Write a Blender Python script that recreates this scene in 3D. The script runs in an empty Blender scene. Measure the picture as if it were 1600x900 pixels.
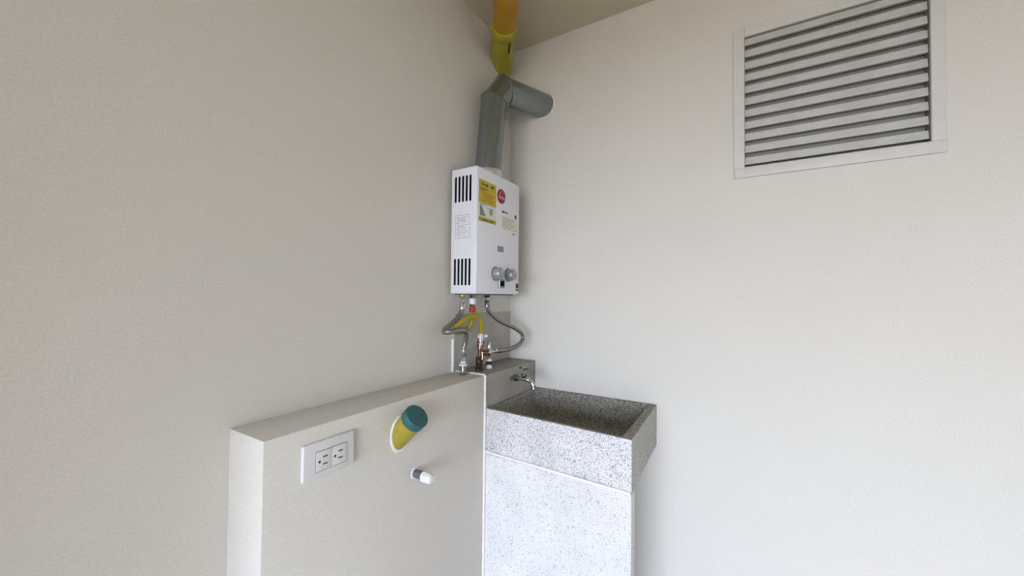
import bpy, bmesh, math, random
from mathutils import Vector, Matrix
random.seed(7)
C = bpy.context.scene.collection
SC = bpy.context.scene

# ---------------------------------------------------------------- camera
cam_d = bpy.data.cameras.new('camera'); cam = bpy.data.objects.new('camera', cam_d); C.objects.link(cam)
YAW, PIT, ROL, FPX = math.radians(31.094), math.radians(1.0836), math.radians(-0.5537), 600.99
f = Vector((math.cos(YAW)*math.cos(PIT), math.sin(YAW)*math.cos(PIT), math.sin(PIT)))
r = Vector((math.sin(YAW), -math.cos(YAW), 0)); u = r.cross(f)
R_ = r*math.cos(ROL) - u*math.sin(ROL); U_ = r*math.sin(ROL) + u*math.cos(ROL)
m = Matrix.Identity(4)
for i in range(3):
    m[i][0], m[i][1], m[i][2] = R_[i], U_[i], -f[i]
m.translation = Vector((-1.848, -1.129, 1.45))
cam.matrix_world = m
cam_d.sensor_width = 36; cam_d.lens = 36*FPX/1600; cam_d.clip_start = 0.01
SC.camera = cam

# ---------------------------------------------------------------- world, light, exposure
w = bpy.data.worlds.new('world'); SC.world = w; w.use_nodes = True
nt = w.node_tree; nt.nodes.clear()
tc = nt.nodes.new('ShaderNodeTexCoord'); sp = nt.nodes.new('ShaderNodeSeparateXYZ')
rmp = nt.nodes.new('ShaderNodeValToRGB'); bg = nt.nodes.new('ShaderNodeBackground'); wo = nt.nodes.new('ShaderNodeOutputWorld')
rmp.color_ramp.elements[0].position = 0.0; rmp.color_ramp.elements[0].color = (0.75, 0.85, 1.04, 1)
rmp.color_ramp.elements[1].position = 0.9; rmp.color_ramp.elements[1].color = (0.60, 0.75, 1.04, 1)
nt.links.new(tc.outputs['Generated'], sp.inputs[0]); nt.links.new(sp.outputs['Z'], rmp.inputs[0])
nt.links.new(rmp.outputs[0], bg.inputs[0]); nt.links.new(bg.outputs[0], wo.inputs[0])
bg.inputs[1].default_value = 22.8
# daylight opening: the light portal sits in the open doorway behind the camera's left
pd = bpy.data.lights.new('doorway_portal', 'AREA'); pd.shape = 'RECTANGLE'; pd.size = 2.9; pd.size_y = 2.18
pd.cycles.is_portal = True
po = bpy.data.objects.new('doorway_portal', pd); C.objects.link(po)
po.location = (-5.985, -1.6, 1.10); po.rotation_euler = (math.radians(90), 0, math.radians(-90))
SC.view_settings.view_transform = 'Standard'; SC.view_settings.look = 'None'
SC.view_settings.gamma = 1; SC.view_settings.use_curve_mapping = False
SC.view_settings.exposure = 0.0

# ---------------------------------------------------------------- materials
def new_mat(name):
    mt = bpy.data.materials.new(name); mt.use_nodes = True
    return mt, mt.node_tree, mt.node_tree.nodes['Principled BSDF']
def coords(nt, scale=(1, 1, 1)):
    t = nt.nodes.new('ShaderNodeTexCoord'); mp = nt.nodes.new('ShaderNodeMapping')
    mp.inputs['Scale'].default_value = scale
    nt.links.new(t.outputs['Object'], mp.inputs[0]); return mp.outputs[0]
def noise(nt, vec, scale, detail=3, rough=.5, dist=0):
    n = nt.nodes.new('ShaderNodeTexNoise'); n.inputs['Scale'].default_value = scale
    n.inputs['Detail'].default_value = detail; n.inputs['Roughness'].default_value = rough
    n.inputs['Distortion'].default_value = dist
    nt.links.new(vec, n.inputs['Vector']); return n.outputs['Fac']
def ramp(nt, fac, stops):
    rp = nt.nodes.new('ShaderNodeValToRGB'); e = rp.color_ramp.elements
    while len(e) < len(stops): e.new(.5)
    for k, (p, c) in enumerate(stops):
        e[k].position = p; e[k].color = (*c, 1)
    nt.links.new(fac, rp.inputs[0]); return rp.outputs[0]
def mix(nt, a, b, fac, mode='MIX'):
    mx = nt.nodes.new('ShaderNodeMix'); mx.data_type = 'RGBA'; mx.blend_type = mode
    if isinstance(fac, float): mx.inputs[0].default_value = fac
    else: nt.links.new(fac, mx.inputs[0])
    for s, v in ((6, a), (7, b)):
        if isinstance(v, tuple): mx.inputs[s].default_value = (*v, 1)
        else: nt.links.new(v, mx.inputs[s])
    return mx.outputs[2]
def bump(nt, b, fac, strength, dist=.002):
    bp = nt.nodes.new('ShaderNodeBump'); bp.inputs['Strength'].default_value = strength
    bp.inputs['Distance'].default_value = dist
    nt.links.new(fac, bp.inputs['Height']); nt.links.new(bp.outputs[0], b.inputs['Normal'])
def simple(name, col, rough=.5, metal=0, var=0.0, vs=30, bmp=0, bs=200, spec=.5):
    mt, nt, b = new_mat(name)
    b.inputs['Roughness'].default_value = rough; b.inputs['Metallic'].default_value = metal
    b.inputs['Specular IOR Level'].default_value = spec
    v = coords(nt)
    lo = tuple(max(0, c*(1-var)) for c in col); hi = tuple(min(1, c*(1+var)) for c in col)
    nt.links.new(ramp(nt, noise(nt, v, vs), [(.3, lo), (.7, hi)]), b.inputs['Base Color'])
    if bmp: bump(nt, b, noise(nt, v, bs), bmp)
    return mt
def paint(name, col):
    mt, nt, b = new_mat(name); v = coords(nt)
    big = ramp(nt, noise(nt, v, 2.2, 4), [(.3, tuple(c*.975 for c in col)), (.7, col)])
    fine = ramp(nt, noise(nt, v, 190, 3, .7), [(.3, (.87, .87, .87)), (.7, (1, 1, 1))])
    nt.links.new(mix(nt, big, fine, 1.0, 'MULTIPLY'), b.inputs['Base Color'])
    b.inputs['Roughness'].default_value = .75; b.inputs['Specular IOR Level'].default_value = .25
    bump(nt, b, noise(nt, v, 160, 3), .22, .0015)
    return mt
def terrazzo(name, base, fleck, lo, hi, scale=150):
    mt, nt, b = new_mat(name)
    v = coords(nt, (1, 1, 1))
    cloud = noise(nt, v, 7, 3)
    n1 = noise(nt, v, scale, 1.2, .5, 1.2)
    n2 = noise(nt, v, scale*.55, 1.0, .5, 1.5)
    f1 = ramp(nt, n1, [(lo, fleck), (hi, (1, 1, 1))])
    f2 = ramp(nt, n2, [(lo-.05, tuple(c*1.15 for c in fleck)), (hi-.05, (1, 1, 1))])
    bse = ramp(nt, cloud, [(.3, tuple(c*.88 for c in base)), (.7, base)])
    c1 = mix(nt, bse, f1, 1.0, 'MULTIPLY'); c2 = mix(nt, c1, f2, 1.0, 'MULTIPLY')
    nt.links.new(c2, b.inputs['Base Color']); b.inputs['Roughness'].default_value = .6
    bump(nt, b, n1, .25, .001)
    return mt
M = {}
M['paint'] = paint('white_wall_paint', (.772, .736, .674))
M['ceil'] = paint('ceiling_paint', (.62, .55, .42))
M['caulk'] = simple('white_caulk', (.86, .85, .82), .6, 0, .04, 60, .3, 120)
M['cement'] = simple('grey_cement', (.35, .335, .29), .7, 0, .14, 9, .35, 130)
M['cement2'] = simple('splash_cement', (.47, .455, .41), .7, 0, .08, 8, .25, 130)
M['terra'] = terrazzo('white_terrazzo', (.79, .77, .765), (.40, .40, .42), .385, .445, 210)
M['terra_leg'] = terrazzo('pale_terrazzo', (.79, .775, .77), (.48, .48, .50), .33, .39, 190)
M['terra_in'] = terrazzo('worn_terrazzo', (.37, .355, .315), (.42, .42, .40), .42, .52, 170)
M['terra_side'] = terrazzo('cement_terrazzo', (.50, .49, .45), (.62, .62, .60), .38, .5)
M['enamel'] = simple('white_enamel', (.80, .80, .845), .28, 0, .01, 20)
M['black'] = simple('black_void', (.004, .004, .005), .9, spec=.1)
M['ink'] = simple('black_ink', (.03, .03, .035), .6)
M['ink2'] = simple('grey_ink', (.30, .29, .30), .6)
M['rink'] = simple('brown_ink', (.30, .12, .02), .6)
M['yellow_label'] = simple('yellow_label', (.56, .42, .015), .5, 0, .06, 60)
M['yg_label'] = simple('yellow_green_label', (.36, .36, .03), .5, 0, .06, 60)
M['white_label'] = simple('white_label', (.74, .75, .66), .5, 0, .02, 60)
M['cream_label'] = simple('cream_label', (.76, .745, .62), .5, 0, .03, 60)
M['red'] = simple('red_badge', (.27, .010, .025), .35, 0, .08, 60)
M['badge_white'] = simple('badge_white', (.66, .40, .44), .4)
M['grey'] = simple('grey_print', (.26, .25, .27), .5, 0, .1, 200)
M['knob'] = simple('satin_knob', (.34, .35, .37), .28, .35, .05, 60)
M['chrome'] = simple('chrome', (.62, .62, .62), .12, 1)
M['dark_chrome'] = simple('tarnished_chrome', (.28, .28, .26), .25, 1, .2, 60)
M['brass'] = simple('brass', (.55, .38, .10), .35, .9, .15, 80)
M['copper'] = simple('copper', (.20, .08, .025), .45, .7, .25, 80)
M['bronze'] = simple('dark_bronze', (.07, .035, .025), .4, .5, .3, 90)
M['white_plastic'] = simple('white_plastic', (.80, .80, .81), .35)
M['plate'] = simple('outlet_plastic', (.74, .735, .73), .4)
M['recep'] = simple('receptacle_plastic', (.75, .735, .70), .4)
M['yellow_pipe'] = simple('yellow_pvc', (.38, .305, .03), .45, 0, .14, 18, .1, 90)
M['yellow_elbow'] = simple('yellow_green_pvc', (.40, .355, .02), .45, 0, .12, 14, .1, 90)
M['orange_pipe'] = simple('orange_pvc', (.42, .22, .008), .45, 0, .1, 14, .1, 90)
M['gas_hose'] = simple('yellow_gas_hose', (.38, .30, .012), .4, 0, .15, 30)
M['teal'] = simple('teal_cap', (.026, .115, .125), .6, 0, .2, 40, .2, 150)
M['dgrey'] = simple('dark_grey_pipe', (.12, .12, .14), .5, 0, .2, 60)
M['aluminium'] = simple('painted_aluminium', (.66, .645, .61), .5, 0, .03, 20)
M['slat'] = simple('louvre_slat', (.56, .55, .525), .5, 0, .06, 25)
M['louvre_shade'] = simple('louvre_shade_grey', (.28, .27, .25), .7)  # shade inside the louvre painted as a darker grey, reveal included
M['plaster'] = simple('rough_plaster', (.70, .69, .64), .9, 0, .1, 60, .6, 60)
M['red_tape'] = simple('red_sealant', (.42, .03, .02), .5)
M['beige'] = simple('floor_tile', (.40, .335, .23), .4, 0, .08, 6)
M['ground'] = simple('patio_ground', (.20, .13, .065), .8, 0, .1, 2)
# galvanised steel
mt, nt, b = new_mat('galvanised_steel'); v = coords(nt)
nt.links.new(ramp(nt, noise(nt, v, 40, 3, .5), [(.3, (.235, .265, .27)), (.7, (.28, .312, .318))]), b.inputs['Base Color'])
b.inputs['Metallic'].default_value = .85
nt.links.new(ramp(nt, noise(nt, v, 30, 3), [(.3, (.20,)*3), (.7, (.27,)*3)]), b.inputs['Roughness'])
bump(nt, b, noise(nt, v, 6, 1), .06, .004); M['galv'] = mt
mt, nt, b = new_mat('aluminium_foil'); v = coords(nt)
b.inputs['Base Color'].default_value = (.72, .72, .70, 1); b.inputs['Metallic'].default_value = .9; b.inputs['Roughness'].default_value = .25
bump(nt, b, noise(nt, v, 55, 4), .9, .006); M['foil'] = mt
# braided hose
mt, nt, b = new_mat('braided_steel'); v = coords(nt)
b.inputs['Metallic'].default_value = .85; b.inputs['Roughness'].default_value = .33
ck = nt.nodes.new('ShaderNodeTexVoronoi'); ck.inputs['Scale'].default_value = 420; nt.links.new(v, ck.inputs['Vector'])
nt.links.new(ramp(nt, ck.outputs['Distance'], [(.2, (.50, .49, .46)), (.7, (.17, .165, .155))]), b.inputs['Base Color'])
bump(nt, b, ck.outputs['Distance'], .4, .001); M['braid'] = mt

# ---------------------------------------------------------------- mesh helpers
def link(name, bm, mats, parent=None, smooth=None, loc=None):
    me = bpy.data.meshes.new(name)
    bmesh.ops.recalc_face_normals(bm, faces=bm.faces)
    bm.to_mesh(me); bm.free()
    for k in (mats if isinstance(mats, (list, tuple)) else [mats]): me.materials.append(M[k])
    if smooth is not None:
        me.shade_smooth() if smooth is True else me.set_sharp_from_angle(angle=math.radians(smooth))
        if smooth is not True:
            for p in me.polygons: p.use_smooth = True
    o = bpy.data.objects.new(name, me); C.objects.link(o)
    if parent:
        o.parent = parent; o.matrix_parent_inverse = Matrix.Translation(-parent.location)
    return o
def thing(name, label, cat, loc=(0, 0, 0), group=None):
    o = bpy.data.objects.new(name, None); o.empty_display_size = .05; C.objects.link(o); o.location = loc
    o['label'] = label; o['category'] = cat
    if group: o['group'] = group
    return o
def struct(name, bm, mats, smooth=None):
    o = link(name, bm, mats, None, smooth); o['kind'] = 'structure'; return o
def box(bm, a, b, bev=0, seg=2, mi=0):
    lo = Vector([min(a[i], b[i]) for i in range(3)]); hi = Vector([max(a[i], b[i]) for i in range(3)])
    ret = bmesh.ops.create_cube(bm, size=1)
    vs = ret['verts']
    for q in vs: q.co = Vector([lo[i] + (q.co[i]+.5)*(hi[i]-lo[i]) for i in range(3)])
    fs = list({fc for q in vs for fc in q.link_faces})
    for fc in fs: fc.material_index = mi
    if bev:
        es = list({e for q in vs for e in q.link_edges})
        bmesh.ops.bevel(bm, geom=es, offset=bev, segments=seg, profile=.5, affect='EDGES', clamp_overlap=True)
    return bm
def frame_from(d):
    d = d.normalized(); a = Vector((0, 0, 1)) if abs(d.z) < .9 else Vector((1, 0, 0))
    s = d.cross(a).normalized(); return s, s.cross(d).normalized()
def lathe(bm, origin, axis, prof, n=24, mi=0, capped=True):
    """prof: (distance along axis, radius) pairs"""
    origin = Vector(origin); axis = Vector(axis).normalized(); s, t = frame_from(axis)
    rings = []
    for (h, rad) in prof:
        rings.append([bm.verts.new(origin + axis*h + (s*math.cos(2*math.pi*k/n) + t*math.sin(2*math.pi*k/n))*rad) for k in range(n)])
    for a, b_ in zip(rings, rings[1:]):
        for k in range(n):
            bm.faces.new((a[k], a[(k+1) % n], b_[(k+1) % n], b_[k])).material_index = mi
    if capped:
        bm.faces.new(rings[0]).material_index = mi; bm.faces.new(rings[-1]).material_index = mi
    return bm
def spline(pts, per=8):
    P = [Vector(p) for p in pts]; P = [P[0]*2-P[1]] + P + [P[-1]*2-P[-2]]; out = []
    for i in range(1, len(P)-2):
        for k in range(per):
            t = k/per; a, b_, c, d = P[i-1:i+3]
            out.append(.5*((2*b_) + (c-a)*t + (2*a-5*b_+4*c-d)*t*t + (3*b_-a-3*c+d)*t**3))
    out.append(P[-2]); return out
def sweep(bm, pts, rad, n=14, mi=0, cap=True):
    """tube with mitred bends; rad a number or a list"""
    pts = [Vector(p) for p in pts]; N = len(pts)
    R = rad if isinstance(rad, (list, tuple)) else [rad]*N
    dirs = [(pts[i+1]-pts[i]).normalized() for i in range(N-1)]
    s, t = frame_from(dirs[0]); rings = []
    for i in range(N):
        din = dirs[max(0, i-1)]; dout = dirs[min(N-2, i)]
        nrm = (din+dout).normalized()
        if i: 
            q = dirs[max(0, i-2)].rotation_difference(din) if i > 1 else None
            if q: s = q @ s; t = q @ t
        ring = []
        for k in range(n):
            o = (s*math.cos(2*math.pi*k/n)+t*math.sin(2*math.pi*k/n))*R[i]
            o = o - din*(o.dot(nrm)/max(.3, din.dot(nrm)))
            ring.append(bm.verts.new(pts[i]+o))
        rings.append(ring)
    for a, b_ in zip(rings, rings[1:]):
        for k in range(n): bm.faces.new((a[k], a[(k+1) % n], b_[(k+1) % n], b_[k])).material_index = mi
    if cap:
        bm.faces.new(rings[0]).material_index = mi; bm.faces.new(rings[-1]).material_index = mi
    return bm
def nut(bm, c, axis, rad, h, mi=0):
    lathe(bm, c, axis, [(0, rad*.9), (h*.12, rad), (h*.88, rad), (h, rad*.9)], 6, mi)
B = bmesh.new
UP_ = (0, 0, 1)
def quad_y(bm, x0, x1, z0, z1, y, th=.0004, mi=0): box(bm, (x0, y-th, z0), (x1, y, z1), mi=mi)
def quad_x(bm, y0, y1, z0, z1, x, th=.0004, mi=0): box(bm, (x-th, y0, z0), (x, y1, z1), mi=mi)
def text_mesh(name, s, size, loc, rot, mat, parent, bold=0.0, shear=0):
    cu = bpy.data.curves.new(name, 'FONT'); cu.body = s; cu.size = size; cu.extrude = .0002; cu.offset = bold; cu.shear = shear
    cu.align_x = 'CENTER'; cu.align_y = 'CENTER'
    tmp = bpy.data.objects.new('tmp', cu); C.objects.link(tmp)
    me = bpy.data.meshes.new_from_object(tmp.evaluated_get(bpy.context.evaluated_depsgraph_get()))
    bpy.data.objects.remove(tmp); me.name = name
    me.transform(Matrix.Translation(loc) @ rot); me.materials.clear(); me.materials.append(M[mat])
    o = bpy.data.objects.new(name, me); C.objects.link(o)
    if parent: o.parent = parent; o.matrix_parent_inverse = Matrix.Translation(-parent_world(parent))
    return o
def parent_world(p):
    l = Vector(p.location)
    return l if p.parent is None else l  # sub-parents have identity transforms
def sub(name, bm, mats, part, root, smooth=None):
    """a sub-part: built in world coordinates under a part whose thing is root"""
    o = link(name, bm, mats, None, smooth); o.parent = part
    o.matrix_parent_inverse = (Matrix.Translation(root.location) @ part.matrix_parent_inverse @ part.matrix_basis).inverted()
    return o

# ================================================================ the setting
H = 2.83; XF = -6.0; YF = -3.4; T = .12
LY0, LY1, LZ0, LZ1 = -1.132, -1.676, 1.986, 2.532     # louvre opening
bm = B(); box(bm, (XF-T, 0, -.1), (T, T, H+.1)); wall_left = struct('wall_left', bm, 'paint')
bm = B()
box(bm, (0, 0, 0), (T, LY0, H)); box(bm, (0, LY0, 0), (T, LY1, LZ0)); box(bm, (0, LY0, LZ1), (T, LY1, H)); box(bm, (0, LY1, 0), (T, YF, H))
struct('wall_right', bm, 'paint')
bm = B(); box(bm, (XF-T, YF-T, -.1), (T, 0, 0)); struct('floor', bm, 'beige')
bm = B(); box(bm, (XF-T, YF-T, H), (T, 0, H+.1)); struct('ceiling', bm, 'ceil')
bm = B(); box(bm, (XF-T, YF-T, 0), (T, YF, H)); struct('wall_front', bm, 'paint')
DY0, DY1, DZ = -.15, -3.05, 2.20                        # open doorway to the patio
bm = B(); box(bm, (XF-T, 0, 0), (XF, DY0, H)); box(bm, (XF-T, DY1, 0), (XF, YF, H)); box(bm, (XF-T, DY0, DZ), (XF, DY1, H))
struct('wall_back', bm, 'paint')
bm = B()
box(bm, (XF-T-.01, DY0, 0), (XF+.012, DY0-.04, DZ)); box(bm, (XF-T-.01, DY1, 0), (XF+.012, DY1+.04, DZ)); box(bm, (XF-T-.01, DY0, DZ-.04), (XF+.012, DY1, DZ))
struct('door_1', bm, 'aluminium')
bm = B(); box(bm, (-2.46, 0, 0), (-2.34, -.27, H)); struct('added_shade_nib', bm, 'paint')  # unseen blocker, added to shade the left end of wall_left
bm = B(); box(bm, (-30, -22, -.25), (XF-T, 18, -.1)); struct('ground', bm, 'ground')

# low wall, ledge and splash panel
ZT = 1.102; XJ = -.474; YD = -.167; XL = -1.371
bm = B(); box(bm, (XL, 0, 0), (XJ, YD, ZT), .0025, 2); struct('wall_low', bm, 'paint', 30)
bm = B(); box(bm, (XJ+.004, 0, 0), (0, YD, ZT-.001), .004, 2); struct('wall_ledge', bm, 'cement', 30)
bm = B(); box(bm, (XJ-.014, -.006, ZT), (0, 0, 1.360), .0015, 1)
sp_ = link('splash_panel', bm, 'cement2', wall_left)


bm = B()                                             # bead of caulk: down the joint, over the top, up beside the panel
def bead(bm, a, b_, rad, n=40):
    a = Vector(a); b_ = Vector(b_)
    P = [a.lerp(b_, k/n) for k in range(n+1)]
    sweep(bm, P, [rad*(1+.22*math.sin(k*1.7)*random.random()) for k in range(n+1)], 8)
bead(bm, (XJ+.002, YD+.001, .0), (XJ+.002, YD+.001, ZT), .0075, 60)
bead(bm, (XJ+.002, YD, ZT), (XJ+.002, 0, ZT), .0055, 20)
struct('trim_1', bm, 'caulk', 60)
bm = B(); bead(bm, (XJ-.019, -.003, ZT), (XJ-.019, -.003, 1.25), .0065, 24); struct('trim_2', bm, 'caulk', 60)

# ================================================================ louvre vent
lv = thing('louvre_vent', 'square white metal louvre vent set high in the right-hand wall', 'vent', (0, -1.404, 1.945))
OY0, OY1, OZ0, OZ1 = -1.092, -1.712, 1.945, 2.572
bm = B(); fr = .006
box(bm, (-fr, OY0, OZ0+.004), (0.001, LY0, OZ1), .0015, 1); box(bm, (-fr, LY1, OZ0+.004), (0.001, OY1, OZ1), .0015, 1)
box(bm, (-fr, LY0, LZ1), (0.001, LY1, OZ1), .0015, 1)
link('frame', bm, 'aluminium', lv)
bm = B(); box(bm, (-.012, OY0-.004, OZ0-.002), (0.001, OY1, LZ0), .004, 3); link('sill', bm, 'aluminium', lv, 40)
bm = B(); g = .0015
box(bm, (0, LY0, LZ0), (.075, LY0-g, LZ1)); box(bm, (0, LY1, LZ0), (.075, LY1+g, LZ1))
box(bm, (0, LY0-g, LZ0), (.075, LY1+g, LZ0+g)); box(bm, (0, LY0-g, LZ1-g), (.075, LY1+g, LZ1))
link('reveal', bm, 'louvre_shade', lv)
bm = B(); box(bm, (.044, LY0-g, LZ0+g), (.048, LY1+g, LZ1-g)); link('gap_shade_panel', bm, 'louvre_shade', lv)  # plain grey panel whose colour stands in for shade between the slats
pitch = .0502; z0 = LZ0+.017
prof = [(.0100, -.0018), (.0095, 0), (.0150, .0268), (.0165, .0281), (.0300, .0300), (.0300, .0312), (.0160, .0296), (.0138, .0272), (.0108, .0010), (.0230, .0004), (.0230, -.0012)]
slat0 = None
for k in range(11):
    zz = z0+k*pitch
    if slat0 is None:
        bm = B(); ends = []
        for y in (LY0-.002, LY1+.002): ends.append([bm.verts.new((x, y, zz+z)) for x, z in prof])
        n = len(prof)
        for i in range(n): bm.faces.new((ends[0][i], ends[0][(i+1) % n], ends[1][(i+1) % n], ends[1][i]))
        bm.faces.new(ends[0]); bm.faces.new(ends[1])
        slat0 = link('slat', bm, 'slat', lv)
    else:
        o = slat0.copy(); C.objects.link(o); o.parent = lv; o.matrix_parent_inverse = slat0.matrix_parent_inverse
        o.location = slat0.location + Vector((0, 0, k*pitch))

# ================================================================ water heater
HX0, HX1, HYF, HYB, HZ0, HZ1 = -.539, -.181, -.162, -.022, 1.455, 2.000
wh = thing('water_heater', 'white box-shaped gas water heater with two knobs hanging in the corner', 'water heater', (-.36, -.09, HZ0))
bm = B(); box(bm, (HX0, HYF, HZ0), (HX1, HYB, HZ1), .004, 3)
case = link('casing', bm, 'enamel', wh, 30)
def capsule(bm, y, za, zb, x0, x1, w):
    rr = w/2; pr = [(y+rr*math.cos(a), zb-rr+rr*math.sin(a)) for a in [math.pi*k/6 for k in range(7)]]
    pr += [(y+rr*math.cos(a), za+rr+rr*math.sin(a)) for a in [math.pi+math.pi*k/6 for k in range(7)]]
    A = [bm.verts.new((x0, p, z)) for p, z in pr]; D = [bm.verts.new((x1, p, z)) for p, z in pr]; n = len(pr)
    for i in range(n): bm.faces.new((A[i], A[(i+1) % n], D[(i+1) % n], D[i]))
    bm.faces.new(A); bm.faces.new(D)
slots = [(-.0465-.0200*k, a, b_) for a, b_ in ((1.852, 1.967), (1.490, 1.607)) for k in range(5)]
bm = B()
for y, a, b_ in slots: capsule(bm, y, a, b_, HX0-.01, HX0+.010, .0118)
bmesh.ops.recalc_face_normals(bm, faces=bm.faces)
cm = bpy.data.meshes.new('cut'); bm.to_mesh(cm); bm.free(); cut = bpy.data.objects.new('cut', cm); C.objects.link(cut)
md = case.modifiers.new('b', 'BOOLEAN'); md.object = cut; md.operation = 'DIFFERENCE'; md.solver = 'EXACT'
bpy.context.view_layer.update()
nm = bpy.data.meshes.new_from_object(case.evaluated_get(bpy.context.evaluated_depsgraph_get()))
case.modifiers.clear(); case.data = nm; bpy.data.objects.remove(cut)
for y, a, b_ in slots:
    bm = B(); capsule(bm, y, a+.0002, b_-.0002, HX0+.0014, HX0+.0099, .0114); sub('vent_slot', bm, 'black', case, wh)
# underside plate with sockets
bm = B(); box(bm, (HX0+.02, HYF+.02, HZ0-.006), (HX1-.02, HYB-.01, HZ0+.001), .001, 1); link('bottom_plate', bm, 'dgrey', wh)
bm = B(); box(bm, (-.30, HYB-.002, HZ1-.10), (-.42, -.001, HZ1-.06), .001, 1); link('wall_bracket', bm, 'galv', wh)
bm = B(); box(bm, (-.30, HYB-.002, HZ0+.06), (-.42, -.001, HZ0+.10), .001, 1); link('wall_bracket', bm, 'galv', wh)
# energy label
yf = HYF
bm = B(); quad_y(bm, -.5275, -.3925, 1.7685, 1.9490, yf); lab = link('energy_label', bm, 'yellow_label', wh); lab['label'] = 'yellow energy label with a white lower field'
bm = B(); quad_y(bm, -.5270, -.3930, 1.787, 1.846, yf-.0004); sub('label_field', bm, 'white_label', lab, wh)
bm = B(); quad_y(bm, -.5270, -.3930, 1.7688, 1.784, yf-.0004); sub('label_stripe', bm, 'yg_label', lab, wh)
bm = B()
for k in range(7):                                    # arrow scale
    quad_y(bm, -.518, -.504+.0042*k, 1.836-.0058*k-.0038, 1.836-.0058*k, yf-.0008)
quad_y(bm, -.518, -.478, 1.7925, 1.7955, yf-.0008); quad_y(bm, -.437+.0, -.412, 1.926, 1.936, yf-.0004)
quad_y(bm, -.518, -.47, 1.8405, 1.8425, yf-.0008)
quad_y(bm, -.500, -.42, 1.775, 1.778, yf-.0008)
for k in range(2): quad_y(bm, -.518, -.46-.02*k, 1.9105-.008*k, 1.9135-.008*k, yf-.0004)
sub('printed_marks', bm, 'ink', lab, wh)['kind'] = 'stuff'
bm = B()
for k in range(5): quad_y(bm, -.500+.01*(k % 2), -.405-.012*(k % 3), 1.892-.0085*k, 1.8945-.0085*k, yf-.0004)
sub('printed_lines', bm, 'rink', lab, wh)
bm = B()
for k in range(4): quad_y(bm, -.464+.006*k, -.410-.003*k, 1.832-.009*k, 1.8345-.009*k, yf-.0008)
quad_y(bm, -.442, -.424, 1.808, 1.834, yf-.0009)
sub('printed_figure', bm, 'ink2', lab, wh)
RY = Matrix.Rotation(math.radians(90), 4, 'X')
def sub_text(name, s, size, loc, mat, part, root, bold=0, shear=0, rot=RY):
    o = text_mesh(name, s, size, Vector(loc), rot, mat, None, bold, shear)
    o.parent = part; o.matrix_parent_inverse = Matrix.Translation(-root.location) if part == root else (Matrix.Translation(root.location) @ part.matrix_parent_inverse).inverted()
    return o
sub_text('lettering', 'Energía', .0165, (-.482, yf-.0006, 1.931), 'ink', lab, wh, .0006)
# round badge
bm = B(); lathe(bm, (-.350, yf+.0005, 1.909), (0, -1, 0), [(0, .0335), (.003, .0335), (.0042, .032)], 36)
bd = link('round_badge', bm, 'red', wh, 40); bd['label'] = 'round red maker badge'
sub_text('lettering', 'Rheem', .0215, (-.349, yf-.0041, 1.903), 'badge_white', bd, wh, .0004, .25)
bm = B()
for k in range(8):
    a = math.radians(110+k*10); box(bm, (-.350+.021*math.cos(a)-.002, yf-.0044, 1.909+.021*math.sin(a)-.002), (-.350+.021*math.cos(a)+.002, yf-.004, 1.909+.021*math.sin(a)+.002))
sub('badge_swirl', bm, 'badge_white', bd, wh)
# instruction print
bm = B(); quad_y(bm, -.343, -.196, 1.758, 1.822, yf); il = link('instruction_label', bm, 'cream_label', wh); il['label'] = 'pale cream instruction label'
bm = B()
for k in range(9): quad_y(bm, -.337, -.215-.011*((k*5) % 4), 1.8145-.0062*k, 1.8163-.0062*k, yf-.0004)
sub('printed_lines', bm, 'ink2', il, wh)
bm = B(); box(bm, (-.341, yf-.0004, 1.836), (-.318, yf, 1.846)); box(bm, (-.312, yf-.0004, 1.8375), (-.292, yf, 1.844)); box(bm, (-.226, yf-.0008, 1.826), (-.211, yf, 1.845)); box(bm, (-.248, yf-.0004, 1.746), (-.222, yf, 1.7505))
link('model_print', bm, 'ink', wh)['kind'] = 'stuff'
# display window, knobs, switch, small tag
bm = B(); box(bm, (-.378, yf-.0015, 1.650), (-.326, yf, 1.676), .0005, 1); dp = link('display_window', bm, 'grey', wh)
bm = B()
for k in range(7): quad_y(bm, -.376+.007*k, -.373+.007*k, 1.652, 1.674, yf-.0015)
sub('display_bars', bm, 'ink2', dp, wh)
for x, fa in ((-.392, 0), (-.282, 0)):
    z = 1.547
    bm = B(); lathe(bm, (x, yf+.0005, z), (0, -1, 0), [(0, .0335), (.002, .0335), (.003, .032)], 36); ringo = link('knob_dial', bm, 'grey', wh, 40)
    bm = B(); lathe(bm, (x, yf-.002, z), (0, -1, 0), [(0, .0275), (.010, .0285), (.020, .0275), (.030, .0255), (.0345, .022), (.0365, .016), (.037, .006), (.037, .001)], 36)
    kb = link('knob', bm, 'knob', wh, 50)
    bm = B(); box(bm, (x-.0018, yf-.0397, z+.004), (x+.0018, yf-.036, z+.020), .0006, 1); sub('pointer', bm, 'white_plastic', kb, wh)
bm = B(); box(bm, (-.372, yf-.010, 1.482), (-.326, yf+.001, 1.523), .002, 2); sw = link('switch_housing', bm, 'knob', wh)
bm = B(); box(bm, (-.362, yf-.0145, 1.491), (-.336, yf-.009, 1.516), .002, 2); sub('rocker', bm, 'black', sw, wh)
bm = B(); box(bm, (-.209, yf-.0006, 1.484), (-.186, yf, 1.508)); box(bm, (-.209, yf-.0006, 1.472), (-.186, yf, 1.480)); link('model_tag', bm, 'ink', wh)
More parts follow.
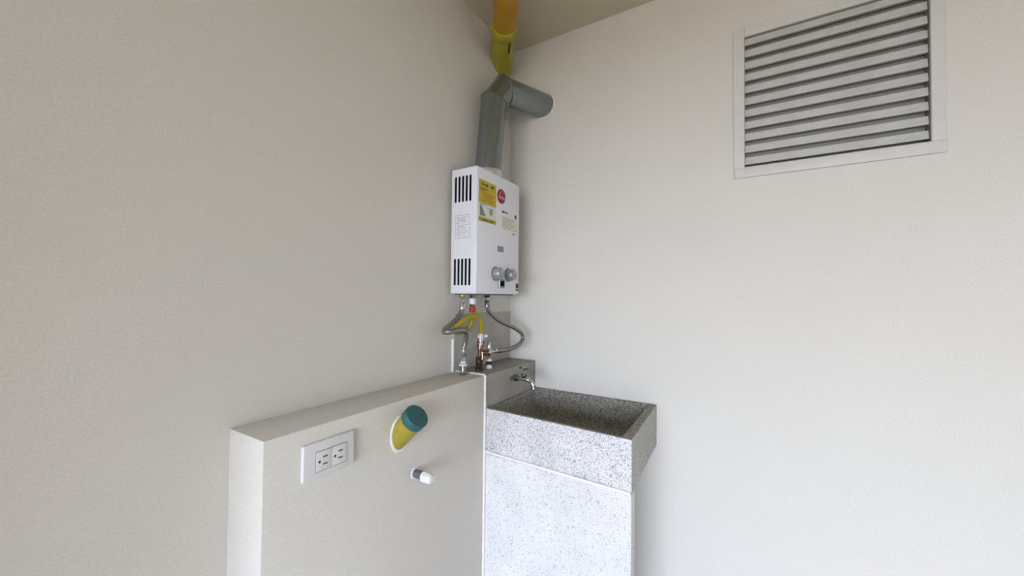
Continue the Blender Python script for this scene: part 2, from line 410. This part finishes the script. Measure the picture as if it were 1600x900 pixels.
# side rating plate
bm = B(); quad_x(bm, -.046, -.127, 1.692, 1.798, HX0); rp_ = link('rating_label', bm, 'enamel', wh)
rp_['label'] = 'small printed rating label with rounded dark border'
bm = B(); X = HX0-.0004
for a in ((-.0475, -.0487, 1.694, 1.796), (-.1243, -.1255, 1.694, 1.796), (-.0475, -.1255, 1.794, 1.7955), (-.0475, -.1255, 1.694, 1.6955)): quad_x(bm, a[0], a[1], a[2], a[3], X)
quad_x(bm, -.060, -.0615, 1.700, 1.785, X)
for k in range(11):
    e = -.118+.006*((k*7) % 4); quad_x(bm, -.064 if k % 3 else -.052, e, 1.785-.0082*k, 1.7865-.0082*k + (.0012 if k in (1, 2, 5) else 0), X)
sub('printed_lines', bm, 'ink2', rp_, wh)

# ================================================================ exhaust duct
du = thing('exhaust_duct', 'grey galvanised exhaust pipe bending from the heater into the right-hand wall', 'duct', (-.36, -.09, 2.0))
R = .0635
A = Vector((-.362, -.092, 2.001)); Bv = Vector((-.316, -.092, 2.385)); Cv = Vector((-.262, -.112, 2.462)); D = Vector((.03, -.208, 2.478))
def cyl_between(a, b_, na, nb, rad, name, mat):
    """straight pipe cut at both ends by planes with normals na, nb"""
    bm = B(); ax = (b_-a).normalized(); s, t = frame_from(ax); n = 40; r0 = []; r1 = []
    for k in range(n):
        o = (s*math.cos(2*math.pi*k/n)+t*math.sin(2*math.pi*k/n))*rad
        r0.append(bm.verts.new(a+o-ax*(o.dot(na)/ax.dot(na)))); r1.append(bm.verts.new(b_+o-ax*(o.dot(nb)/ax.dot(nb))))
    for k in range(n): bm.faces.new((r0[k], r0[(k+1) % n], r1[(k+1) % n], r1[k]))
    bm.faces.new(r0); bm.faces.new(r1)
    return link(name, bm, mat, du, 40)
d1, d2, d3 = (Bv-A).normalized(), (Cv-Bv).normalized(), (D-Cv).normalized()
n12 = (d1+d2).normalized(); n23 = (d2+d3).normalized()
cyl_between(A, Bv, Vector((0, 0, 1)), n12, R, 'lower_pipe', 'galv')
cyl_between(Bv, Cv, n12, n23, R, 'elbow_section', 'galv')
cyl_between(Cv, D, n23, Vector((1, 0, 0)), R, 'upper_pipe', 'galv')
for c, dn, din in ((Bv, n12, d1), (Cv, n23, d2)):
    bm = B(); s, t = frame_from(din); n = 40; rings = []
    for rr, h in ((R-.001, -.0025), (R+.0025, -.002), (R+.0025, .002), (R-.001, .0025)):
        ring = []
        for k in range(n):
            o = (s*math.cos(2*math.pi*k/n)+t*math.sin(2*math.pi*k/n))*rr
            ring.append(bm.verts.new(c+o-din*(o.dot(dn)/din.dot(dn))+din*h))
        rings.append(ring)
    for i in range(4):
        a, b_ = rings[i], rings[(i+1) % 4]
        for k in range(n): bm.faces.new((a[k], a[(k+1) % n], b_[(k+1) % n], b_[k]))
    link('seam_ring', bm, 'galv', du, 40)
bm = B(); lathe(bm, A+Vector((0, 0, .0005)), UP_, [(0, R+.004), (.004, R+.0045), (.026, R+.003), (.032, R+.0015)], 40); link('foil_collar', bm, 'foil', du, 50)
# plaster smear where the duct enters the wall
bm = B(); s, t = Vector((0, 1, 0)), Vector((0, 0, 1)); cc = Vector((0, -.199, 2.476)); n = 40
rin = []; rout = []; rtop = []
for k in range(n):
    a = 2*math.pi*k/n; o = s*math.cos(a)+t*math.sin(a)*.98; w_ = .006+.006*random.random()
    rin.append(bm.verts.new(cc+o*R*1.02+Vector((-.006, 0, 0)))); rout.append(bm.verts.new(cc+o*(R*1.03+w_)+Vector((.0005, 0, 0))))
for k in range(n): bm.faces.new((rin[k], rin[(k+1) % n], rout[(k+1) % n], rout[k]))
link('plaster_ring', bm, 'plaster', du, True)

# ================================================================ drain pipe under the ceiling
dp_ = thing('drain_pipe', 'yellow and orange drain pipe running below the ceiling into the corner', 'pipe', (-.45, -.245, 2.68))
ZP = 2.70; P0 = Vector((-.085, .012, ZP-.01)); P1 = Vector((-.245, -.092, ZP)); P2 = Vector((-.375, -.185, ZP)); P3 = Vector((-.95, -.605, ZP))
bm = B(); sweep(bm, spline([P0, P1, P2], 6), .056, 28); el = link('pipe_elbow', bm, 'yellow_elbow', dp_, 40); el['label'] = 'yellow pipe fitting nearest the corner'
bm = B(); dd = (P3-P2).normalized(); lathe(bm, P2-dd*.055, dd, [(0, .0585), (.004, .0615), (.055, .0615), (.06, .058)], 32); sub('socket', bm, 'yellow_elbow', el, dp_, 40)
bm = B(); P4 = P3+Vector((-.08, -.058, .02)); sweep(bm, [P2, P3, P3+Vector((-.05, -.037, .02)), P3+Vector((-.075, -.055, .07)), P3+Vector((-.075, -.055, .14))], .055, 28)
op = link('pipe_run', bm, 'orange_pipe', dp_, 40); op['label'] = 'orange length of pipe overhead'
bm = B(); ax = (P2-P1).normalized(); side = Vector((0, 0, -1)).cross(ax).normalized()
q = P1.lerp(P2, .42)+Vector((0, 0, -.048)) - side*.030
box(bm, q-Vector((.042, .003, .004)), q+Vector((.042, .005, .002)), .001, 1)
bmesh.ops.rotate(bm, verts=bm.verts, cent=q, matrix=Matrix.Rotation(math.atan2(ax.y, ax.x), 3, 'Z'))
sub('moulding_rib', bm, 'bronze', el, dp_)

# ================================================================ hoses and valves
def fitting(name, parent, pieces, mat, smooth=40):
    bm = B()
    for p in pieces:
        if p[0] == 'l': lathe(bm, *p[1:])
        elif p[0] == 'n': nut(bm, *p[1:])
        elif p[0] == 's': sweep(bm, *p[1:])
    return link(name, bm, mat, parent, smooth)
UP = (0, 0, 1); DN = (0, 0, -1)
# left (cold) hose
lh = thing('flexible_hose', 'braided steel hose looping left below the heater to the leftmost shut-off', 'hose', (-.505, -.07, 1.18), 'braided hoses below the heater')
pts = spline([(-.503, -.062, 1.420), (-.504, -.062, 1.385), (-.530, -.060, 1.350), (-.575, -.056, 1.322), (-.622, -.062, 1.300), (-.636, -.090, 1.297), (-.600, -.112, 1.302),
              (-.553, -.110, 1.299), (-.522, -.100, 1.281), (-.511, -.088, 1.248), (-.512, -.080, 1.212), (-.512, -.078, 1.180)], 8)
bm = B(); sweep(bm, pts, .0112, 14); link('braided_tube', bm, 'braid', lh, 60)
fitting('ferrule', lh, [('l', (-.503, -.062, 1.385), (0, 0, 1), [(0, .0098), (.002, .0122), (.03, .0122), (.034, .009)], 16)], 'chrome')
fitting('ferrule', lh, [('l', (-.512, -.078, 1.212), DN, [(0, .0098), (.002, .0122), (.03, .0122), (.034, .009)], 16)], 'chrome')
fitting('hose_nut', lh, [('n', (-.503, -.062, 1.417), UP, .0135, .018)], 'chrome', None)
fitting('hose_nut', lh, [('n', (-.512, -.078, 1.160), UP, .0125, .020)], 'chrome', None)
# heater ports
fitting('water_port', wh, [('n', (-.503, -.062, 1.436), UP, .015, .008), ('l', (-.503, -.062, 1.443), UP, [(0, .012), (.008, .012)], 16)], 'brass')
fitting('gas_port', wh, [('n', (-.452, -.080, 1.437), UP, .013, .013)], 'dark_chrome', None)
fitting('hot_port', wh, [('n', (-.338, -.080, 1.440), UP, .015, .012)], 'bronze', None)
# right (hot) hose
rh = thing('flexible_hose', 'braided steel hose bulging right below the heater to the angle valve', 'hose', (-.33, -.09, 1.18), 'braided hoses below the heater')
pts = spline([(-.338, -.080, 1.425), (-.336, -.080, 1.398), (-.318, -.086, 1.365), (-.262, -.104, 1.323), (-.178, -.128, 1.290), (-.122, -.146, 1.257), (-.110, -.150, 1.226),
              (-.150, -.145, 1.196), (-.215, -.120, 1.179), (-.262, -.105, 1.179), (-.275, -.102, 1.180)], 8)
bm = B(); sweep(bm, pts, .0106, 14); link('braided_tube', bm, 'braid', rh, 60)
fitting('ferrule', rh, [('l', (-.337, -.080, 1.392), UP, [(0, .0098), (.002, .0122), (.032, .0122), (.036, .009)], 16)], 'dark_chrome')
fitting('ferrule', rh, [('l', (-.252, -.108, 1.1785), (-.97, .22, .02), [(0, .0098), (.002, .0122), (.028, .0122), (.03, .009)], 16)], 'dark_chrome')
fitting('hose_nut', rh, [('n', (-.338, -.080, 1.4235), UP, .0125, .016)], 'chrome', None)
fitting('hose_nut', rh, [('n', (-.280, -.1015, 1.179), (-.97, .22, .02), .0135, .018)], 'chrome', None)
# gas hose
gh = thing('gas_hose', 'yellow gas hose coiled between the two braided hoses', 'hose', (-.42, -.09, 1.20))
pts = spline([(-.452, -.080, 1.372), (-.458, -.082, 1.345), (-.466, -.080, 1.312), (-.478, -.062, 1.292), (-.512, -.050, 1.284), (-.548, -.056, 1.290), (-.562, -.072, 1.308),
              (-.540, -.084, 1.330), (-.498, -.094, 1.352), (-.455, -.102, 1.356), (-.425, -.104, 1.338), (-.409, -.100, 1.305), (-.403, -.094, 1.268)], 8)
bm = B(); sweep(bm, pts, .0105, 14); link('rubber_tube', bm, 'gas_hose', gh, 60)
fitting('sealed_joint', gh, [('l', (-.452, -.080, 1.372), UP, [(0, .011), (.003, .0135), (.012, .015), (.022, .013), (.03, .011)], 12)], 'red_tape')
fitting('white_adapter', gh, [('l', (-.452, -.080, 1.408), UP, [(0, .0145), (.016, .0165), (.024, .0165), (.028, .013)], 16)], 'white_plastic')
fitting('hose_nut', gh, [('n', (-.452, -.080, 1.400), UP, .014, .010)], 'dark_chrome', None)
fitting('hose_clamp', gh, [('l', (-.403, -.094, 1.250), UP, [(0, .0125), (.003, .0155), (.017, .0155), (.02, .012)], 12), ('l', (-.396, -.112, 1.262), (.2, -1, 0), [(0, .006), (.012, .006)], 8)], 'white_plastic')
bm = B(); sweep(bm, spline([(-.432, -.112, 1.275), (-.436, -.116, 1.24), (-.442, -.114, 1.208)], 5), .0028, 8); link('cable_tie', bm, 'white_plastic', gh, 60)
bm = B(); sweep(bm, spline([(-.424, -.112, 1.275), (-.425, -.116, 1.25), (-.427, -.114, 1.222)], 5), .0022, 8); link('cable_tie', bm, 'white_plastic', gh, 60)
# shut-offs
v1 = thing('water_stub', 'chrome and white shut-off stub, leftmost on the grey ledge', 'valve', (-.512, -.082, ZT))
fitting('riser', v1, [('l', (-.512, -.078, ZT), UP, [(0, .017), (.003, .0175), (.008, .014), (.022, .0125), (.05, .0115)], 14)], 'dark_chrome')
fitting('flange', v1, [('l', (-.512, -.078, ZT+.036), UP, [(0, .012), (.003, .0185), (.009, .0185), (.013, .012)], 20)], 'white_plastic')
fitting('adapter', v1, [('n', (-.512, -.078, ZT+.046), UP, .012, .014)], 'white_plastic', None)
v2 = thing('gas_valve', 'copper and bronze gas valve with red sealant under the yellow hose', 'valve', (-.408, -.088, ZT))
fitting('valve_body', v2, [('l', (-.408, -.088, ZT), UP, [(0, .013), (.004, .018), (.010, .018), (.014, .014)], 12), ('n', (-.408, -.088, ZT+.012), UP, .0185, .018),
        ('l', (-.408, -.088, ZT+.03), UP, [(0, .0135), (.006, .0165), (.022, .0165), (.028, .012)], 16), ('n', (-.408, -.088, ZT+.052), UP, .0165, .014)], 'bronze')
fitting('handle', v2, [('l', (-.412, -.102, ZT+.058), (0, -1, 0), [(0, .0055), (.006, .0055)], 10), ('s', [(-.413, -.109, ZT+.054), (-.413, -.110, ZT+.070), (-.412, -.108, ZT+.088)], [.0035, .0032, .0028], 8)], 'dark_chrome')
fitting('copper_pipe', v2, [('l', (-.405, -.090, ZT+.064), UP, [(0, .010), (.045, .010)], 14)], 'copper')
fitting('copper_tee', v2, [('s', [(-.398, -.092, ZT+.072), (-.36, -.094, ZT+.070), (-.338, -.096, ZT+.068)], .0075, 12), ('s', [(-.398, -.094, ZT+.090), (-.365, -.096, ZT+.088), (-.345, -.096, ZT+.082)], .005, 10)], 'copper')
fitting('upper_joint', v2, [('l', (-.404, -.092, ZT+.104), UP, [(0, .010), (.004, .0145), (.042, .0145), (.048, .0125)], 16)], 'dark_chrome')
bm = B()
for k in range(2): lathe(bm, (-.404, -.092, ZT+.110+.016*k), (0.12, .05, 1), [(0, .0165), (.001, .0185), (.008, .0185), (.009, .0165)], 20)
link('red_sealant', bm, 'red_tape', v2, 40)
v3 = thing('angle_valve', 'chrome angle valve joined to the right-hand braided hose', 'valve', (-.330, -.090, ZT))
fitting('valve_base', v3, [('l', (-.330, -.090, ZT), UP, [(0, .015), (.003, .016), (.016, .0105), (.02, .0095)], 18), ('l', (-.330, -.090, ZT+.034), UP, [(0, .013), (.002, .0155), (.007, .0155), (.009, .010)], 18)], 'white_plastic')
fitting('valve_collar', v3, [('n', (-.330, -.090, ZT+.018), UP, .0145, .017)], 'bronze', None)
fitting('valve_body', v3, [('l', (-.330, -.090, ZT+.042), UP, [(0, .0095), (.02, .0095), (.026, .0125), (.048, .0125), (.054, .008)], 18), ('s', [(-.330, -.090, ZT+.077), (-.285, -.100, ZT+.077)], .0085, 12)], 'chrome')
fitting('handle', v3, [('l', (-.338, -.094, ZT+.092), UP, [(0, .006), (.004, .0095), (.030, .0095), (.034, .007)], 12)], 'chrome')

# ================================================================ tap
tp = thing('water_tap', 'small chrome tap with a cross handle above the stone sink', 'tap', (-.25, YD, 1.054))
fitting('wall_nipple', tp, [('l', (-.25, YD+.001, 1.054), (0, -1, .02), [(0, .0145), (.003, .0145), (.005, .0105), (.014, .0105)], 18)], 'chrome')
fitting('hose_collar', tp, [('n', (-.25, YD-.012, 1.0545), (0, -1, .03), .0165, .022), ('l', (-.25, YD-.034, 1.055), (0, -1, 0), [(0, .013), (.002, .0155), (.006, .0155), (.008, .012)], 18)], 'dark_chrome', 30)
bm = B(); sweep(bm, spline([(-.25, YD-.036, 1.055), (-.25, YD-.060, 1.056), (-.25, YD-.078, 1.055), (-.25, YD-.096, 1.0515), (-.25, YD-.112, 1.042), (-.25, YD-.121, 1.026)], 6),
                [.0095]*4+[.010]*4+[.0125]*6+[.0115]*4+[.0088]*13, 16); link('spout', bm, 'chrome', tp, 60)
fitting('spout_nozzle', tp, [('l', (-.25, YD-.1205, 1.030), (0, -.12, -1), [(0, .0088), (.002, .0125), (.008, .0125), (.010, .0135), (.016, .0135)], 18)], 'dark_chrome')
fitting('bonnet', tp, [('l', (-.25, YD-.070, 1.060), UP, [(0, .012), (.005, .013), (.007, .0145), (.018, .0145), (.020, .010), (.026, .008)], 16)], 'dark_chrome')
fitting('stem', tp, [('l', (-.25, YD-.070, 1.082), UP, [(0, .0055), (.020, .0055), (.022, .007), (.026, .007)], 12)], 'chrome')
bm = B(); sweep(bm, [(-.25-.013, YD-.070-.031, 1.103), (-.25-.004, YD-.070-.01, 1.104), (-.25+.004, YD-.070+.01, 1.104), (-.25+.013, YD-.070+.031, 1.103)], [.0055, .0035, .0035, .0055], 10); link('cross_handle', bm, 'dark_chrome', tp, 50)

# ================================================================ stone sink
sk = thing('laundry_sink', 'speckled white terrazzo laundry sink on a slab leg in the corner', 'sink', (-.24, -.48, 0))
ZR, ZB = .960, .777
co = {'fl': (-.466, -.1675), 'bl': (-.001, -.1675), 'fr': (-.486, -.797), 'br': (-.001, -.789)}
def ring4(bm, pts): return [bm.verts.new(p) for p in pts]
order = ('fl', 'bl', 'br', 'fr')
bm = B()
def inset(t):   # rim insets: front, left, back, right
    (fx0, y0), (bx0, _), (bx1, y1), (fx1, _) = [co[k] for k in order]
    return [(fx0+t[0], y0-t[1]), (bx0-t[2], y0-t[1]), (bx1-t[2], y1+t[3]), (fx1+t[0], y1+t[3])]
o_t = ring4(bm, [(*co[k], ZR+(-.006 if k == 'fr' else 0)) for k in order])
o_b = ring4(bm, [(co[k][0], co[k][1], ZB-(.004 if k == 'fr' else 0)) for k in order])
tz = [ZR, ZR, ZR, ZR-.006]
i_t = ring4(bm, [(x, y, z) for (x, y), z in zip(inset((.020, .012, .018, .030)), tz)])
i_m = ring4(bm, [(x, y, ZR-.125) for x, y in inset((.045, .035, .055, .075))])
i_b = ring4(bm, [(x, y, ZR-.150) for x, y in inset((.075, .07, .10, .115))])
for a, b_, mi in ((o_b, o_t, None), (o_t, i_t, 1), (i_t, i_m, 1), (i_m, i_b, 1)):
    for k in range(4):
        fc = bm.faces.new((a[k], a[(k+1) % 4], b_[(k+1) % 4], b_[k]))
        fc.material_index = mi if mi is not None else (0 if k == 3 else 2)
bm.faces.new(i_b).material_index = 1; bm.faces.new(o_b).material_index = 2
bmesh.ops.recalc_face_normals(bm, faces=bm.faces)
inner = set(i_m) | set(i_b)
bmesh.ops.bevel(bm, geom=[e for e in bm.edges if e.verts[0] in inner or e.verts[1] in inner], offset=.012, segments=3, profile=.5, affect='EDGES', material=1, clamp_overlap=True)
bmesh.ops.bevel(bm, geom=[e for e in bm.edges if e.calc_length() > .09 and all(abs(v_.co.x) < .002 or v_.co.z > ZR-.008 or v_.co.z < ZB+.002 for v_ in e.verts)], offset=.0035, segments=2, profile=.5, affect='EDGES', material=-1, clamp_overlap=True)
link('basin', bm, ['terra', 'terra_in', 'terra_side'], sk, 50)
bm = B(); lathe(bm, (-.20, -.46, ZR-.1505), UP, [(0, .03), (.003, .03), (.004, .022)], 24); link('drain_ring', bm, 'dark_chrome', sk, 40)
bm = B()                                              # slab leg, a touch trapezoid like the basin front
pl = [(-.467, -.1675), (-.415, -.1675), (-.433, -.795), (-.487, -.795)]
lo = ring4(bm, [(x, y, 0) for x, y in pl]); hi = ring4(bm, [(x, y, ZB-.010) for x, y in pl])
for k in range(4): bm.faces.new((lo[k], lo[(k+1) % 4], hi[(k+1) % 4], hi[k]))
bm.faces.new(lo); bm.faces.new(hi)
bmesh.ops.bevel(bm, geom=list(bm.edges), offset=.003, segments=2, affect='EDGES'); link('slab_leg', bm, 'terra_leg', sk, 50)
bm = B(); bead(bm, (-.4672, -.170, ZB-.004), (-.4872, -.794, ZB-.008), .0060, 60); link('mortar_joint', bm, 'caulk', sk, 60)
bm = B(); box(bm, (-.01, -.20, ZB-.06), (-.42, -.17, ZB-.012), .002, 1); box(bm, (-.01, -.22, ZB-.35), (-.06, -.17, ZB-.012), .002, 1)
link('rear_bracket', bm, 'cement', sk)

# ================================================================ outlet
ou = thing('wall_outlet', 'white double power outlet on the low wall', 'outlet', (-1.206, YD, 1.017))
ox0, ox1, oz0, oz1 = -1.281, -1.133, .969, 1.062
bm = B(); box(bm, (ox0, YD-.0115, oz0), (ox1, YD, oz1), .0025, 3)
link('faceplate', bm, 'plate', ou, 40)
bm = B(); rx0, rx1, rz0, rz1 = -1.247, -1.157, .985, 1.037
e = .0012
box(bm, (rx0-e, YD-.0121, rz0-e), (rx0, YD-.011, rz1+e)); box(bm, (rx1, YD-.0121, rz0-e), (rx1+e, YD-.011, rz1+e))
box(bm, (rx0, YD-.0121, rz0-e), (rx1, YD-.011, rz0)); box(bm, (rx0, YD-.0121, rz1), (rx1, YD-.011, rz1+e))
link('gap_line', bm, 'ink2', ou)
yr = YD-.0135
for a, b_ in ((rx0+.0005, (rx0+rx1)/2-.0003), ((rx0+rx1)/2+.0003, rx1-.0005)):
    bm = B(); box(bm, (a, yr, rz0+.0006), (b_, YD-.010, rz1-.0006), .0012, 2); rc = link('receptacle', bm, 'recep', ou, 40)
    zc = (rz0+rz1)/2; g0 = a+.008; s0 = a+.024
    bm = B(); lathe(bm, (g0, yr+.002, zc-.001), (0, -1, 0), [(0, .0036), (.0022, .0036)], 14); sub('ground_hole', bm, 'ink', rc, ou)
    for z in (zc+.0095, zc-.0095):
        bm = B(); box(bm, (s0-.0065, yr-.0003, z-.0017), (s0+.0065, yr+.002, z+.0017)); sub('slot', bm, 'ink', rc, ou)

# ================================================================ capped drain stub
ds = thing('drain_stub', 'slanted yellow pipe stub with a teal cap sticking out of the low wall', 'pipe', (-.955, YD, .995))
c0 = Vector((-.952, YD+.045, .950)); axd = Vector((.02, -.72, .70)).normalized(); RR = .0375
bm = B(); lathe(bm, c0, axd, [(0, RR), (.156, RR)], 36); link('pipe', bm, 'yellow_pipe', ds, 40)
bm = B(); lathe(bm, c0+axd*.135, axd, [(0, RR+.0005), (.002, RR+.003), (.026, RR+.0035), (.030, RR+.0015), (.0305, RR-.002), (.0295, .002)], 36); link('cap', bm, 'teal', ds, 40)
bm = B(); s, t = frame_from(axd); n = 48; rs = [[], [], []]
for k in range(n):
    o = s*math.cos(2*math.pi*k/n)+t*math.sin(2*math.pi*k/n)
    for j, (rr, off) in enumerate(((RR-.001, .0035), (RR+.003, .003), (RR+.0055+.0015*random.random(), -.0005))):
        p = c0+o*rr; tt = (YD-off-p.y)/axd.y; rs[j].append(bm.verts.new(p+axd*tt))
for a, b_ in zip(rs, rs[1:]):
    for k in range(n): bm.faces.new((a[k], a[(k+1) % n], b_[(k+1) % n], b_[k]))
link('caulk_ring', bm, 'caulk', ds, True)
# capped water stub
ws = thing('capped_water_stub', 'short grey pipe stub with a white screw cap below the teal-capped pipe', 'pipe', (-.885, YD, .842))
bm = B(); lathe(bm, (-.884, YD+.01, .842), (0, -1, -.02), [(0, .0135), (.04, .0135), (.041, .0145), (.052, .0145), (.053, .0135), (.075, .0135)], 20); link('pipe', bm, 'dgrey', ws, 40)
bm = B(); lathe(bm, (-.884, YD-.040, .841), (0, -1, -.02), [(0, .0165), (.002, .0185), (.026, .0185), (.034, .0165), (.039, .012), (.041, .002)], 10); link('cap', bm, 'white_plastic', ws, 30)
bm = B(); lathe(bm, (-.884, YD-.0005, .842), (0, -1, 0), [(0, .020), (.0015, .018), (.003, .014)], 20); link('caulk_ring', bm, 'caulk', ws, 40)
